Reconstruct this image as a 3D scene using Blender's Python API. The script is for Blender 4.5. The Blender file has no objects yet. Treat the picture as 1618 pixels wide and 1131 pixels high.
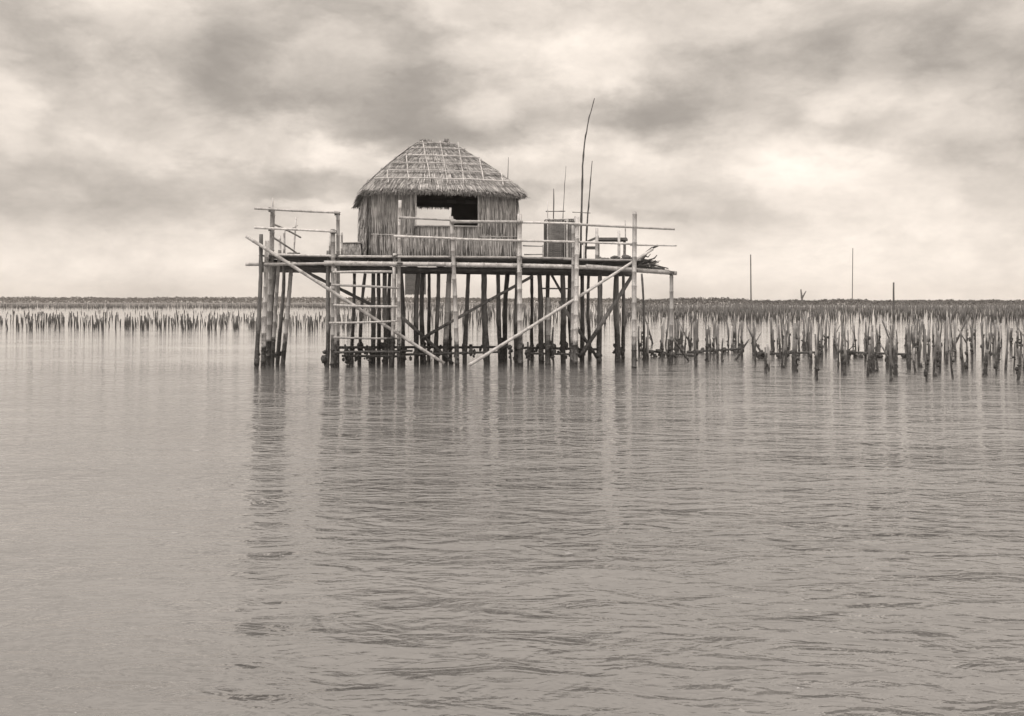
import bpy, math, random
from mathutils import Vector, noise
random.seed(7)
R = random.uniform
S = bpy.context.scene
COL = S.collection

# ------------------------------------------------------------------ camera
F, CX, HY, EYE = 1500.0, 804.0, 474.0, 1.63      # focal length and horizon measured in photo pixels, eye height in metres
cam_d = bpy.data.cameras.new('camera'); cam = bpy.data.objects.new('camera', cam_d); COL.objects.link(cam)
cam.location = (0, 0, EYE); cam.rotation_euler = (math.radians(90), 0, 0)
cam_d.sensor_width = 36; cam_d.lens = 36 * F / 1618
cam_d.shift_x = (809 - CX) / 1618; cam_d.shift_y = -(565.5 - HY) / 1618
cam_d.clip_start = 0.1; cam_d.clip_end = 9000
S.camera = cam

# ------------------------------------------------------------------ view
S.view_settings.view_transform = 'Standard'; S.view_settings.look = 'None'
S.view_settings.exposure = 0.35; S.view_settings.gamma = 1.0

# ------------------------------------------------------------------ sky
SUN_EL, SUN_AZ = math.radians(60), math.radians(218)      # azimuth clockwise from +Y: behind the camera, to its left
W = bpy.data.worlds.new('World'); S.world = W; W.use_nodes = True
nt = W.node_tree; N = nt.nodes; L = nt.links
N.clear()
def node(tree, t, **kw):
    n = tree.nodes.new(t)
    for k, v in kw.items(): setattr(n, k, v)
    return n
def lk(tree, a, b): tree.links.new(a, b)
def mth(tree, op, a, b=None, c=None, clamp=False):
    n = tree.nodes.new('ShaderNodeMath'); n.operation = op; n.use_clamp = clamp
    for i, v in enumerate((a, b, c)):
        if v is None: continue
        if isinstance(v, (int, float)): n.inputs[i].default_value = v
        else: tree.links.new(v, n.inputs[i])
    return n.outputs[0]
out = node(nt, 'ShaderNodeOutputWorld'); bg = node(nt, 'ShaderNodeBackground'); bg.inputs['Strength'].default_value = 0.1
sky = node(nt, 'ShaderNodeTexSky', sky_type='NISHITA'); sky.sun_disc = False
sky.sun_elevation = SUN_EL; sky.sun_rotation = SUN_AZ; sky.dust_density = 3.0
bw = node(nt, 'ShaderNodeRGBToBW'); lk(nt, sky.outputs[0], bw.inputs[0])
tc = node(nt, 'ShaderNodeTexCoord'); nrm = node(nt, 'ShaderNodeVectorMath', operation='NORMALIZE'); lk(nt, tc.outputs['Generated'], nrm.inputs[0])
sx = node(nt, 'ShaderNodeSeparateXYZ'); lk(nt, nrm.outputs[0], sx.inputs[0])
az = mth(nt, 'ARCTAN2', sx.outputs[0], sx.outputs[1]); el = mth(nt, 'ARCSINE', sx.outputs[2])
# wind-torn distortion of the cloud positions
def noise_tex(tree, vec, scale, detail, rough=0.55, dist=0.0):
    n = tree.nodes.new('ShaderNodeTexNoise'); n.inputs['Scale'].default_value = scale; n.inputs['Detail'].default_value = detail
    n.inputs['Roughness'].default_value = rough; n.inputs['Distortion'].default_value = dist
    if vec is not None: tree.links.new(vec, n.inputs['Vector'])
    return n
st = node(nt, 'ShaderNodeMapping'); st.inputs['Scale'].default_value = (1, 1, 2.0); lk(nt, nrm.outputs[0], st.inputs[0])
dn = noise_tex(nt, st.outputs[0], 5.5, 6, 0.6)
dsp = node(nt, 'ShaderNodeSeparateColor'); lk(nt, dn.outputs['Color'], dsp.inputs[0])
az2 = mth(nt, 'MULTIPLY_ADD', mth(nt, 'SUBTRACT', dsp.outputs[0], 0.5), 0.16, az)
el2 = mth(nt, 'MULTIPLY_ADD', mth(nt, 'SUBTRACT', dsp.outputs[1], 0.5), 0.10, el)
# cloud masses (photo position, extent, how much darker or brighter than the veil)
clouds = [(470, 120, 260, 75, -.20), (620, 178, 230, 50, -.17), (800, 200, 170, 34, -.16), (1010, 168, 120, 26, -.15), (1190, 110, 300, 70, -.14),
          (390, 290, 240, 34, -.17), (250, 338, 180, 24, -.12), (1010, 332, 130, 15, -.12), (1240, 340, 120, 12, -.05), (800, 320, 160, 20, -.06),
          (190, 175, 110, 90, .09), (430, 235, 120, 40, .13), (600, 250, 130, 32, .10), (950, 92, 130, 36, .12), (760, 90, 120, 30, .05),
          (880, 262, 160, 48, .12), (1160, 245, 190, 28, .07), (1330, 250, 200, 110, .02), (475, 340, 70, 12, .10), (760, 165, 60, 22, .12),
          (60, 60, 220, 60, -.12), (1540, 90, 160, 60, -.10), (1250, 430, 420, 60, .04), (280, 420, 260, 46, .02), (820, 20, 420, 30, -.08), (500, 450, 1100, 60, .05), (1300, 400, 520, 130, .06)]
tot = None
for (px, py, rx, ry, am) in clouds:
    a0 = math.atan((px - CX) / F); e0 = math.atan((HY - py) / F * math.cos(a0))
    da = mth(nt, 'MULTIPLY', mth(nt, 'SUBTRACT', az2, a0), F / rx)
    de = mth(nt, 'MULTIPLY', mth(nt, 'SUBTRACT', el2, e0), F / ry)
    r2 = mth(nt, 'ADD', mth(nt, 'MULTIPLY', da, da), mth(nt, 'MULTIPLY', de, de))
    g = mth(nt, 'DIVIDE', am * (.58 if am < 0 else .9), mth(nt, 'ADD', 1.0, mth(nt, 'POWER', r2, 2.6)))
    tot = g if tot is None else mth(nt, 'ADD', tot, g)
n1 = noise_tex(nt, st.outputs[0], 10.0, 10, 0.68, 0.2)
st2 = node(nt, 'ShaderNodeMapping'); st2.inputs['Scale'].default_value = (1, 1, 3.2); lk(nt, nrm.outputs[0], st2.inputs[0])
n2 = noise_tex(nt, st2.outputs[0], 2.6, 4, 0.5)
tex = mth(nt, 'ADD', mth(nt, 'MULTIPLY', mth(nt, 'SUBTRACT', n1.outputs[0], 0.5), 0.30), mth(nt, 'MULTIPLY', mth(nt, 'SUBTRACT', n2.outputs[0], 0.5), 0.22))
st3 = node(nt, 'ShaderNodeMapping'); st3.inputs['Scale'].default_value = (1, 1, 1.9); lk(nt, nrm.outputs[0], st3.inputs[0])
wob = noise_tex(nt, st3.outputs[0], 14, 5, .6); wv = node(nt, 'ShaderNodeVectorMath', operation='MULTIPLY_ADD')
lk(nt, wob.outputs['Color'], wv.inputs[0]); wv.inputs[1].default_value = (.07, .07, .07); lk(nt, st3.outputs[0], wv.inputs[2])
def billow(scale, detail):
    n = node(nt, 'ShaderNodeTexNoise', noise_type='RIDGED_MULTIFRACTAL', normalize=False); n.inputs['Scale'].default_value = scale; n.inputs['Detail'].default_value = detail
    n.inputs['Roughness'].default_value = .5; n.inputs['Offset'].default_value = 1.0; n.inputs['Gain'].default_value = 1.6; lk(nt, wv.outputs[0], n.inputs['Vector']); return n.outputs[0]
mr = node(nt, 'ShaderNodeMapRange', interpolation_type='SMOOTHSTEP'); lk(nt, billow(4.2, 5), mr.inputs[0]); mr.inputs[1].default_value = .5; mr.inputs[2].default_value = 1.9; mr.inputs[3].default_value = .075; mr.inputs[4].default_value = -.08
fade = mth(nt, 'MULTIPLY_ADD', el, 6.0, .15, clamp=True)                                  # cloud relief flattens towards the horizon
high = mth(nt, 'MULTIPLY', mth(nt, 'DIVIDE', mth(nt, 'SUBTRACT', el, .27), .25, clamp=True), .26)   # brightness added to the sky overhead to lighten foreground water and scene
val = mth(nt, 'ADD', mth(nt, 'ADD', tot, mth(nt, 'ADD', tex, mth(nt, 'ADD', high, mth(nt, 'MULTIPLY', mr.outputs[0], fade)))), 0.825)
val = mth(nt, 'SMOOTH_MIN', mth(nt, 'SMOOTH_MAX', val, 0.58, .22), 1.12, .22)
lum = mth(nt, 'MULTIPLY', mth(nt, 'POWER', val, 2.2), 9.2)         # display tone to light
mixv = mth(nt, 'ADD', mth(nt, 'MULTIPLY', lum, 0.92), mth(nt, 'MULTIPLY', bw.outputs[0], 0.03))
ramp = node(nt, 'ShaderNodeMix', data_type='RGBA'); ramp.inputs[6].default_value = (1.0, 0.912, 0.825, 1); ramp.inputs[7].default_value = (1.0, 0.898, 0.80, 1)
lk(nt, val, ramp.inputs[0])
vm = node(nt, 'ShaderNodeVectorMath', operation='SCALE'); lk(nt, ramp.outputs[2], vm.inputs[0]); lk(nt, mixv, vm.inputs['Scale'])
lk(nt, vm.outputs[0], bg.inputs[0]); lk(nt, bg.outputs[0], out.inputs[0])

# ------------------------------------------------------------------ sun
sd = bpy.data.lights.new('sun', 'SUN'); sd.energy = 1.5; sd.angle = math.radians(26); sd.color = (1, .92, .85)
sun = bpy.data.objects.new('sun', sd); COL.objects.link(sun)
sdir = Vector((math.sin(SUN_AZ) * math.cos(SUN_EL), math.cos(SUN_AZ) * math.cos(SUN_EL), math.sin(SUN_EL)))
sun.rotation_euler = sdir.to_track_quat('Z', 'Y').to_euler(); sun.location = (0, 0, 30)

# ------------------------------------------------------------------ materials
TINT = (1.0, 0.985, 0.98)
def g(v): return (v * TINT[0], v * TINT[1], v * TINT[2], 1)
def base_mat(name, rough=0.8):
    m = bpy.data.materials.new(name); m.use_nodes = True
    t = m.node_tree; b = t.nodes['Principled BSDF']; b.inputs['Roughness'].default_value = rough
    return m, t, b
def ramp_node(t, fac, stops):
    r = t.nodes.new('ShaderNodeValToRGB'); e = r.color_ramp.elements
    while len(e) < len(stops): e.new(0.5)
    for i, (p, v) in enumerate(stops): e[i].position = p; e[i].color = g(v)
    t.links.new(fac, r.inputs[0]); return r.outputs[0]
def mixc(t, fac, a, b, mode='MIX'):
    n = t.nodes.new('ShaderNodeMix'); n.data_type = 'RGBA'; n.blend_type = mode
    if isinstance(fac, float): n.inputs[0].default_value = fac
    else: t.links.new(fac, n.inputs[0])
    for i, v in ((6, a), (7, b)):
        if isinstance(v, tuple): n.inputs[i].default_value = v
        else: t.links.new(v, n.inputs[i])
    return n.outputs[2]
def strand_mat(name, lo, mid, hi, stain=0.25):
    """dry grass: every blade its own tone"""
    m, t, b = base_mat(name, 0.85)
    ge = t.nodes.new('ShaderNodeNewGeometry')
    c = ramp_node(t, ge.outputs['Random Per Island'], [(0, lo), (.5, mid), (1, hi)])
    n = noise_tex(t, ge.outputs['Position'], 3.5, 5, .65)
    c2 = mixc(t, mth(t, 'MULTIPLY', mth(t, 'SUBTRACT', n.outputs[0], .42, clamp=True), 2.2 * stain * 2, clamp=True), c, g(lo * .7))
    t.links.new(c2, b.inputs['Base Color'])
    return m
def wood_mat(name, lo, hi, wet=True, stretch=(14, 14, 2.0), tide=1.0, rough=.75):
    m, t, b = base_mat(name, rough)
    ge = t.nodes.new('ShaderNodeNewGeometry'); mp = t.nodes.new('ShaderNodeMapping'); mp.inputs['Scale'].default_value = stretch
    t.links.new(ge.outputs['Position'], mp.inputs[0])
    n = noise_tex(t, mp.outputs[0], 1.4, 6, .65)
    c = ramp_node(t, n.outputs[0], [(.3, lo), (.7, hi)])
    oi = t.nodes.new('ShaderNodeObjectInfo')
    v = mth(t, 'MULTIPLY_ADD', oi.outputs['Random'], .5, .72)
    vc = t.nodes.new('ShaderNodeCombineColor')
    for i in range(3): t.links.new(v, vc.inputs[i])
    c = mixc(t, 1.0, c, vc.outputs[0], 'MULTIPLY')
    n3 = noise_tex(t, ge.outputs['Position'], 26, 3, .6)
    c = mixc(t, mth(t, 'MULTIPLY', mth(t, 'SUBTRACT', n3.outputs[0], .56, clamp=True), 5, clamp=True), c, g(lo * .45))
    if wet:     # the tide line: weed-dark, crusted wood below it
        s = t.nodes.new('ShaderNodeSeparateXYZ'); t.links.new(ge.outputs['Position'], s.inputs[0])
        n4 = noise_tex(t, ge.outputs['Position'], 3.0, 4, .6)
        lvl = mth(t, 'SUBTRACT', mth(t, 'MULTIPLY_ADD', n4.outputs[0], .9, tide - .45), s.outputs[2])
        f = mth(t, 'MULTIPLY', lvl, 6.0, clamp=True)
        n5 = noise_tex(t, ge.outputs['Position'], 30, 3, .6)
        crust = ramp_node(t, n5.outputs[0], [(.4, .03), (.6, .08), (.72, .22)])
        c = mixc(t, f, c, crust)
    bp = t.nodes.new('ShaderNodeBump'); bp.inputs['Strength'].default_value = .5; bp.inputs['Distance'].default_value = .01
    t.links.new(n.outputs[0], bp.inputs['Height']); t.links.new(bp.outputs[0], b.inputs['Normal'])
    t.links.new(c, b.inputs['Base Color'])
    return m
M = {}
M['thatch'] = strand_mat('roof thatch', .14, .35, .66)
M['wall'] = strand_mat('wall grass', .17, .40, .70, .35)
M['backing'] = strand_mat('packed grass', .10, .14, .18)
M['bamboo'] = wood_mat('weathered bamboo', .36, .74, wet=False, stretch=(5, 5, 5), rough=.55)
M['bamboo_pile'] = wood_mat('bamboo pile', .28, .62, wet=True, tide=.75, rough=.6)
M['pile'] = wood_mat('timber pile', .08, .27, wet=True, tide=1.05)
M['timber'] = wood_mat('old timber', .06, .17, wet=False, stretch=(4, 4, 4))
M['deck'] = wood_mat('deck slats', .08, .22, wet=False, stretch=(2, 12, 12))
M['stake'] = wood_mat('oyster stake', .08, .32, wet=True, tide=.55)
M['stake_pale'] = wood_mat('bare pale stake', .26, .52, wet=True, tide=.30)
M['farstake'] = wood_mat('distant stakes', .05, .20, wet=True, tide=.4, stretch=(3, 3, 1))
M['shell'] = wood_mat('oyster crust', .035, .14, wet=False, stretch=(20, 20, 20), rough=.9)
M['net'] = wood_mat('old net', .06, .2, wet=False, stretch=(25, 25, 25), rough=.95)
M['scrub'] = strand_mat('mangrove leaves', .045, .085, .14, .2)
M['mud'] = wood_mat('mud flat', .14, .22, wet=False, stretch=(.05, .3, 1))

# silty water: reflecting surface over a pale muddy body
m, t, b = base_mat('water', .05); M['water'] = m
b.inputs['IOR'].default_value = 1.85
ge = t.nodes.new('ShaderNodeNewGeometry')
mp = t.nodes.new('ShaderNodeMapping'); mp.inputs['Scale'].default_value = (.7, 1.5, 1); mp.inputs['Rotation'].default_value = (0, 0, math.radians(14)); t.links.new(ge.outputs['Position'], mp.inputs[0])
wa = noise_tex(t, mp.outputs[0], .95, 2, .5, .3); wb = noise_tex(t, mp.outputs[0], 2.7, 3, .5, .8); wc = noise_tex(t, mp.outputs[0], 7.5, 3, .5, .5)
pm = t.nodes.new('ShaderNodeMapping'); pm.inputs['Scale'].default_value = (.06, .16, 1); pm.inputs['Location'].default_value = (3.1, 0, 0); t.links.new(ge.outputs['Position'], pm.inputs[0])
patch = noise_tex(t, pm.outputs[0], 1.6, 3, .5)
sp = t.nodes.new('ShaderNodeSeparateXYZ'); t.links.new(ge.outputs['Position'], sp.inputs[0])
near = mth(t, 'SUBTRACT', 1.0, mth(t, 'DIVIDE', mth(t, 'SUBTRACT', sp.outputs[1], 14.0), 14.0, clamp=True))         # breeze reaches the open water, not the lee of the stakes
side = mth(t, 'MULTIPLY_ADD', mth(t, 'DIVIDE', mth(t, 'ADD', sp.outputs[0], 6.0), 8.0, clamp=True), .55, .45)
amp = mth(t, 'MULTIPLY', mth(t, 'MULTIPLY_ADD', mth(t, 'MULTIPLY', near, side), .90, .10), mth(t, 'MULTIPLY_ADD', mth(t, 'MULTIPLY', mth(t, 'SUBTRACT', patch.outputs[0], .36, clamp=True), 4.0, clamp=True), .75, .55))
h = mth(t, 'ADD', mth(t, 'MULTIPLY', wa.outputs[0], .09), mth(t, 'ADD', mth(t, 'MULTIPLY', wb.outputs[0], .085), mth(t, 'MULTIPLY', wc.outputs[0], .030)))
bp = t.nodes.new('ShaderNodeBump'); bp.inputs['Strength'].default_value = 1; bp.inputs['Distance'].default_value = 1.0
t.links.new(mth(t, 'MULTIPLY', h, amp), bp.inputs['Height']); t.links.new(bp.outputs[0], b.inputs['Normal'])
silt = noise_tex(t, pm.outputs[0], 4, 4, .5)
t.links.new(ramp_node(t, silt.outputs[0], [(.3, .13), (.7, .17)]), b.inputs['Base Color'])

# ------------------------------------------------------------------ mesh tools
def P(px, py, d): return Vector(((px - CX) * d / F, d, EYE + (HY - py) * d / F))
def FD(px): return 23.0 + (px - 520) * .0017            # depth of the platform's front line (it stands slightly askew)
def PF(px, py, off=0.0): return P(px, py, FD(px) + off)

class MB:
    def __init__(s): s.v = []; s.f = []
    def tube(s, pts, rs, seg=8, cap=True):
        base = len(s.v); n = len(pts)
        for i, p in enumerate(pts):
            d = (pts[min(i + 1, n - 1)] - pts[max(i - 1, 0)]).normalized()
            a = d.cross(Vector((0, 0, 1)) if abs(d.z) < .9 else Vector((0, 1, 0))).normalized(); c = d.cross(a)
            for k in range(seg):
                th = 2 * math.pi * k / seg
                s.v.append(p + (a * math.cos(th) + c * math.sin(th)) * rs[i])
        for i in range(n - 1):
            for k in range(seg):
                k2 = (k + 1) % seg
                s.f.append((base + i * seg + k, base + i * seg + k2, base + (i + 1) * seg + k2, base + (i + 1) * seg + k))
        if cap:
            s.f.append(tuple(base + k for k in range(seg))[::-1]); s.f.append(tuple(base + (n - 1) * seg + k for k in range(seg)))
    def bamboo(s, p0, p1, r0, r1=None, seg=8, bend=.02, knot=.38):
        """a culm: taper, slight crook, raised joints"""
        r1 = r0 * .85 if r1 is None else r1
        p0 = Vector(p0); p1 = Vector(p1); ln = (p1 - p0).length
        a = Vector((R(-1, 1), R(-1, 1), R(-1, 1))) * bend * ln * .5; sd0 = R(0, 100)
        pts = []; rs = []; t0 = R(.1, 1) * knot; ts = [0.0]
        while t0 < ln - .03:
            ts += [t0 - .014, t0, t0 + .014]; t0 += knot * R(.85, 1.15)
        ts.append(ln)
        for t_ in ts:
            u = t_ / ln; q = p0.lerp(p1, u) + a * math.sin(math.pi * u)
            pts.append(q); rs.append(r0 + (r1 - r0) * u)
        for i in range(2, len(rs) - 1, 3): rs[i] *= 1.22
        s.tube(pts, rs, seg)
    def log(s, p0, p1, r0, r1=None, seg=9, bend=.03, rough=.16, step=.16):
        """a rough unpeeled pole"""
        r1 = r0 * .8 if r1 is None else r1
        p0 = Vector(p0); p1 = Vector(p1); ln = (p1 - p0).length; n = max(3, int(ln / step))
        a = Vector((R(-1, 1), R(-1, 1), 0)) * bend * ln * .5; b_ = Vector((R(-1, 1), R(-1, 1), 0)) * bend * ln * .25
        base = len(s.v); sd0 = R(0, 50)
        pts = [p0.lerp(p1, i / n) + a * math.sin(math.pi * i / n) + b_ * math.sin(2 * math.pi * i / n) for i in range(n + 1)]
        rs = [(r0 + (r1 - r0) * i / n) * (1 + R(-rough, rough) * .6) for i in range(n + 1)]
        s.tube(pts, rs, seg)
        for j in range(base, len(s.v)):
            i = (j - base) // seg; c = pts[i]; d = s.v[j] - c
            s.v[j] = c + d * (1 + rough * noise.noise(s.v[j] * 9 + Vector((sd0, 0, 0))))
    def lump(s, c, r, squash=1.0, seed=None, amp=.45):
        """a crusted clump"""
        base = len(s.v); sd0 = R(0, 99); nu, nv = 8, 5
        s.v.append(c + Vector((0, 0, r * squash)))
        for j in range(1, nv):
            ph = math.pi * j / nv
            for i in range(nu):
                th = 2 * math.pi * i / nu; d = Vector((math.sin(ph) * math.cos(th), math.sin(ph) * math.sin(th), math.cos(ph) * squash))
                s.v.append(c + d * r * (1 + amp * noise.noise(d * 2.3 + Vector((sd0, 0, 0))) * 1.6 + R(-.12, .12)))
        s.v.append(c - Vector((0, 0, r * squash)))
        for i in range(nu): s.f.append((base, base + 1 + i, base + 1 + (i + 1) % nu))
        for j in range(nv - 2):
            for i in range(nu):
                a = base + 1 + j * nu
                s.f.append((a + i, a + nu + i, a + nu + (i + 1) % nu, a + (i + 1) % nu))
        a = base + 1 + (nv - 2) * nu; e = len(s.v) - 1
        for i in range(nu): s.f.append((a + i, e, a + (i + 1) % nu))
    def hexa(s, q):      # eight corners: bottom four, top four
        b = len(s.v); s.v += [Vector(p) for p in q]
        for f in ((3, 2, 1, 0), (4, 5, 6, 7), (0, 1, 5, 4), (1, 2, 6, 5), (2, 3, 7, 6), (3, 0, 4, 7)): s.f.append(tuple(b + i for i in f))
    def blade(s, p0, p1, w, side, lift=0.0, up=None):
        """a flat grass blade, slightly folded"""
        b = len(s.v); m_ = (p0 + p1) * .5 + (up or Vector((0, 0, 0))) * lift
        s.v += [p0 - side * w * .5, p0 + side * w * .5, m_ + side * w * .5, m_ - side * w * .5, p1 + side * w * .15, p1 - side * w * .15]
        s.f += [(b, b + 1, b + 2, b + 3), (b + 3, b + 2, b + 4, b + 5)]
    def lash(s, c, axis, r, ln=.07):      # rope turns round a joint
        axis = axis.normalized()
        for k in range(3): s.tube([c + axis * (ln * (k - 1) * .5 - .012), c + axis * (ln * (k - 1) * .5 + .012)], [r * 1.22, r * 1.22], 8)
    def build(s, name, mat, parent=None, smooth=True, loc=None):
        o0 = parent['_o'] if parent is not None else (loc or (0, 0, 0))
        o0 = Vector(o0)
        me = bpy.data.meshes.new(name); me.from_pydata([v - o0 for v in s.v], [], s.f); me.update()
        if smooth: me.polygons.foreach_set('use_smooth', [True] * len(me.polygons))
        me.materials.append(M[mat])
        o = bpy.data.objects.new(name, me); COL.objects.link(o)
        if parent is not None: o.parent = parent; o['_o'] = tuple(o0)
        else: o.location = o0; o['_o'] = tuple(o0)
        return o
def tag(o, label=None, cat=None, group=None, kind=None):
    if label: o['label'] = label
    if cat: o['category'] = cat
    if group: o['group'] = group
    if kind: o['kind'] = kind
    return o
def thing(name, label, cat, loc, group=None):
    o = bpy.data.objects.new(name, None); o.empty_display_size = .2; COL.objects.link(o); o.location = loc; o['_o'] = tuple(loc)
    return tag(o, label, cat, group)

# ------------------------------------------------------------------ water and shores
w = MB(); ys = [-40, -10, 0, 6, 14, 26, 45, 90, 200, 500, 1200, 3000, 7000]
for y in ys:
    for x in (-1, -.5, 0, .5, 1): w.v.append(Vector((x * (60 + max(y, 0) * 1.2), y, 0)))
for j in range(len(ys) - 1):
    for i in range(4): a = j * 5 + i; w.f.append((a, a + 1, a + 6, a + 5))
tag(w.build('water', 'water'), kind='structure')

def shore(name, pxa, pxb, d0, d1, prof, dens, label, sz):
    """a low flat bank with scrub; prof(px) gives the photo row of its crest"""
    land = MB(); n = 90; rows = [(-.15, 0), (.22, .06), (.35, .3), (.4, .8), (-.2, 1.0)]
    for i in range(n + 1):
        px = pxa + (pxb - pxa) * i / n
        for (z, t_) in rows:
            d = d0 + (d1 - d0) * t_ + 4 * noise.noise(Vector((px * .02, t_, 3)))
            land.v.append(Vector(((px - CX) * d / F, d, z)))
    k = len(rows)
    for i in range(n):
        for j in range(k - 1): a = i * k + j; land.f.append((a, a + k, a + k + 1, a + 1))
    tag(land.build(name, 'mud'), kind='structure')
    sc = MB()
    for i in range(dens):
        px = R(pxa, pxb); t_ = R(.05, .7); d = d0 + (d1 - d0) * t_
        top = EYE + (HY - prof(px)) * d / F; top *= (.8 + .2 * abs(noise.noise(Vector((px * .11, t_ * 4, 0)))) * 2)
        z = R(0, 1) ** .6 * max(top - .25, .3) + .1
        c = Vector(((px - CX) * d / F, d, z)); q = R(.6, 1.4) * sz
        a = Vector((R(-1, 1), R(-1, 1), R(-1, 1))).normalized() * q; b_ = Vector((R(-1, 1), R(-1, 1), R(-.6, .6))).normalized() * q
        bi = len(sc.v); sc.v += [c - a, c + b_, c + a, c - b_]; sc.f.append((bi, bi + 1, bi + 2, bi + 3))
    tag(sc.build(name.replace('bank', 'scrub'), 'scrub', smooth=False), label, 'scrub', kind='stuff')
def prof_left(px): return 468.6 + 2.0 * noise.noise(Vector((px * .012, 0, 7))) + max(0, (px - 560) * .004)
def prof_right(px):
    y = 472.6 + 1.1 * noise.noise(Vector((px * .017, 4, 1)))
    if 1000 < px < 1190: y -= 3.6 * math.sin(math.pi * (px - 1000) / 190) ** .6
    if 1290 < px < 1380: y -= 1.8 * math.sin(math.pi * (px - 1290) / 90)
    return y + 1.3 * noise.noise(Vector((px * .06, 0, 1)))
shore('far_bank', -140, 1010, 430, 520, prof_left, 24000, 'low dark band of mangrove along the far shore left of and behind the hut', .36)
shore('near_bank', 985, 1760, 215, 330, prof_right, 22000, 'low grey scrub on the mud bank along the horizon right of the hut', .2)

# ------------------------------------------------------------------ the platform
DX0, DX1 = PF(411, 0).x, PF(1008, 0).x
def front_y(x): return 23.0 + .106 * (x + 4.4)
def deck_z(x): return 2.705 - .009 * (x + 4.4)
plat = thing('stilt_platform', 'long bamboo platform on many thin piles, carrying the thatched hut', 'platform', (-1.3, 25.2, 0))
# deck of split slats laid lengthwise
dk = MB(); nrow = 52; dep = 4.9
for j in range(nrow):
    off = (j + .5) * dep / nrow; x = DX0 + R(-.12, .1)
    while x < DX1 - .3:
        x2 = min(x + R(2.2, 3.6), DX1 + R(-.2, .15)); hw = dep / nrow * .46; dz = R(-.008, .008)
        c = [(x, front_y(x) + off - hw), (x2, front_y(x2) + off - hw), (x2, front_y(x2) + off + hw), (x, front_y(x) + off + hw)]
        dk.hexa([(a, b_, deck_z(a) - .028 + dz) for a, b_ in c] + [(a, b_, deck_z(a) + dz) for a, b_ in c]); x = x2 + .01
dk.build('deck', 'deck', plat, smooth=False)
def part_bamboo(name, p0, p1, r, r1=None, mat='bamboo', bend=.012, parent=None, knot=.38):
    mb = MB(); mb.bamboo(p0, p1, r, r1, bend=bend, knot=knot); return mb.build(name, mat, parent or plat)
def part_log(name, p0, p1, r, r1=None, mat='pile', bend=.03, parent=None, clumps=0, cz=(0.05, .5)):
    mb = MB(); p0 = Vector(p0); p1 = Vector(p1); mb.log(p0, p1, r, r1, bend=bend)
    for k in range(clumps):
        z = R(*cz); u = (z - p0.z) / (p1.z - p0.z); c = p0.lerp(p1, max(0, min(1, u))) + Vector((R(-1, 1), R(-1, 1), 0)) * r * .9
        mb.lump(c, R(.03, .075), R(.8, 1.5))
    return mb.build(name, mat, parent or plat)
def beamF(name, xa, ya, xb, yb, r, off=0.0, mat='bamboo', r1=None, bend=.008):
    return part_bamboo(name, PF(xa, ya, off), PF(xb, yb, off), r, r1, mat, bend)
# edge poles and carrying beams
beamF('edge_pole', 430, 402, 536, 404, .030, -.04)
beamF('edge_pole', 520, 404.5, 726, 405.5, .030, -.05)
beamF('edge_pole', 712, 406, 905, 408.5, .030, -.04)
beamF('edge_pole', 890, 409, 1012, 411, .028, -.05)
beamF('beam', 388, 417.5, 528, 416, .040, -.10)
beamF('beam', 512, 415.5, 735, 417.5, .062, -.07)
beamF('beam', 705, 418, 942, 422.5, .060, -.08)
beamF('beam', 925, 421, 1069, 431.5, .062, -.07)
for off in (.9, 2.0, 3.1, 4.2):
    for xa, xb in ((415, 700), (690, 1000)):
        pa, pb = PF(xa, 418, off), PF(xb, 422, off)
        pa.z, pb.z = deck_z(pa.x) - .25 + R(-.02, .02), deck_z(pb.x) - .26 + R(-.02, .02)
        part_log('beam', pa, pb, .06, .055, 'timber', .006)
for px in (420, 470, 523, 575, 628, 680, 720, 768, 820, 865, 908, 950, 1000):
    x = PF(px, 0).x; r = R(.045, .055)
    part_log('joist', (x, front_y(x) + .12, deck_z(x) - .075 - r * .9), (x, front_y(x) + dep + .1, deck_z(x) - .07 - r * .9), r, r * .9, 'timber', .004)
# piles: top (x,y) and water (x,y) in the photo, distance behind the front line, radius, pale or dark
def pile(xt, yt, xb, yb, off, r, mat='pile', clumps=4, bend=.02, name='pile'):
    d0 = FD(xt) + off; top = P(xt, yt, d0)
    db = F * EYE / (yb - HY) if yb else d0
    if abs(db - d0) > 1.2: db = d0
    bot = Vector(((xb - CX) * db / F, db, -.45))
    u = .45 / (top.z + .45); wl = bot.lerp(top, u); bot.x += (xb - CX) * db / F - wl.x
    if mat == 'bamboo_pile' : 
        mb = MB(); mb.bamboo(bot, top, r * 1.1, r * .92, bend=bend * .5)
        for k in range(clumps):
            c = bot.lerp(top, (R(.02, .6) + .45) / (top.z + .45)) + Vector((R(-1, 1), R(-1, 1), 0)) * r * .8; mb.lump(c, R(.025, .055), R(.8, 1.4))
        return mb.build(name, mat, plat)
    return part_log(name, bot, top, r * 1.12, r * .9, mat, bend, clumps=clumps)
BP = 'bamboo_pile'
front = [  # the pale front posts, several rising past the deck as railing posts
    (412.5, 370, 404, 583, -.12, .050, 'pile'), (422, 380, 416, 580, .0, .055, BP), (431, 330, 424, 578, .05, .062, BP), (442, 395, 432, 576, .35, .045, BP),
    (449, 400, 440, 574, .7, .048, 'pile'), (460, 425, 446, 571, 1.0, .055, BP), (436, 420, 428, 572, .9, .045, 'pile'),
    (519, 396, 515, 580, .15, .050, 'pile'), (526, 362, 526, 581, -.02, .060, BP), (534, 335, 533, 579, .08, .046, BP),
    (624, 400, 620, 577, .02, .050, BP), (632, 316, 631, 578, -.1, .043, BP),
    (713, 342, 722, 580, -.14, .052, BP), (821, 338, 823, 579, -.12, .062, BP),
    (906, 352, 904, 580, .05, .050, BP), (912, 343, 909, 582, -.10, .058, BP), (1003, 335, 1003, 582, -.12, .058, BP), (1061, 432, 1060, 577, -.05, .050, BP)]
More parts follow.
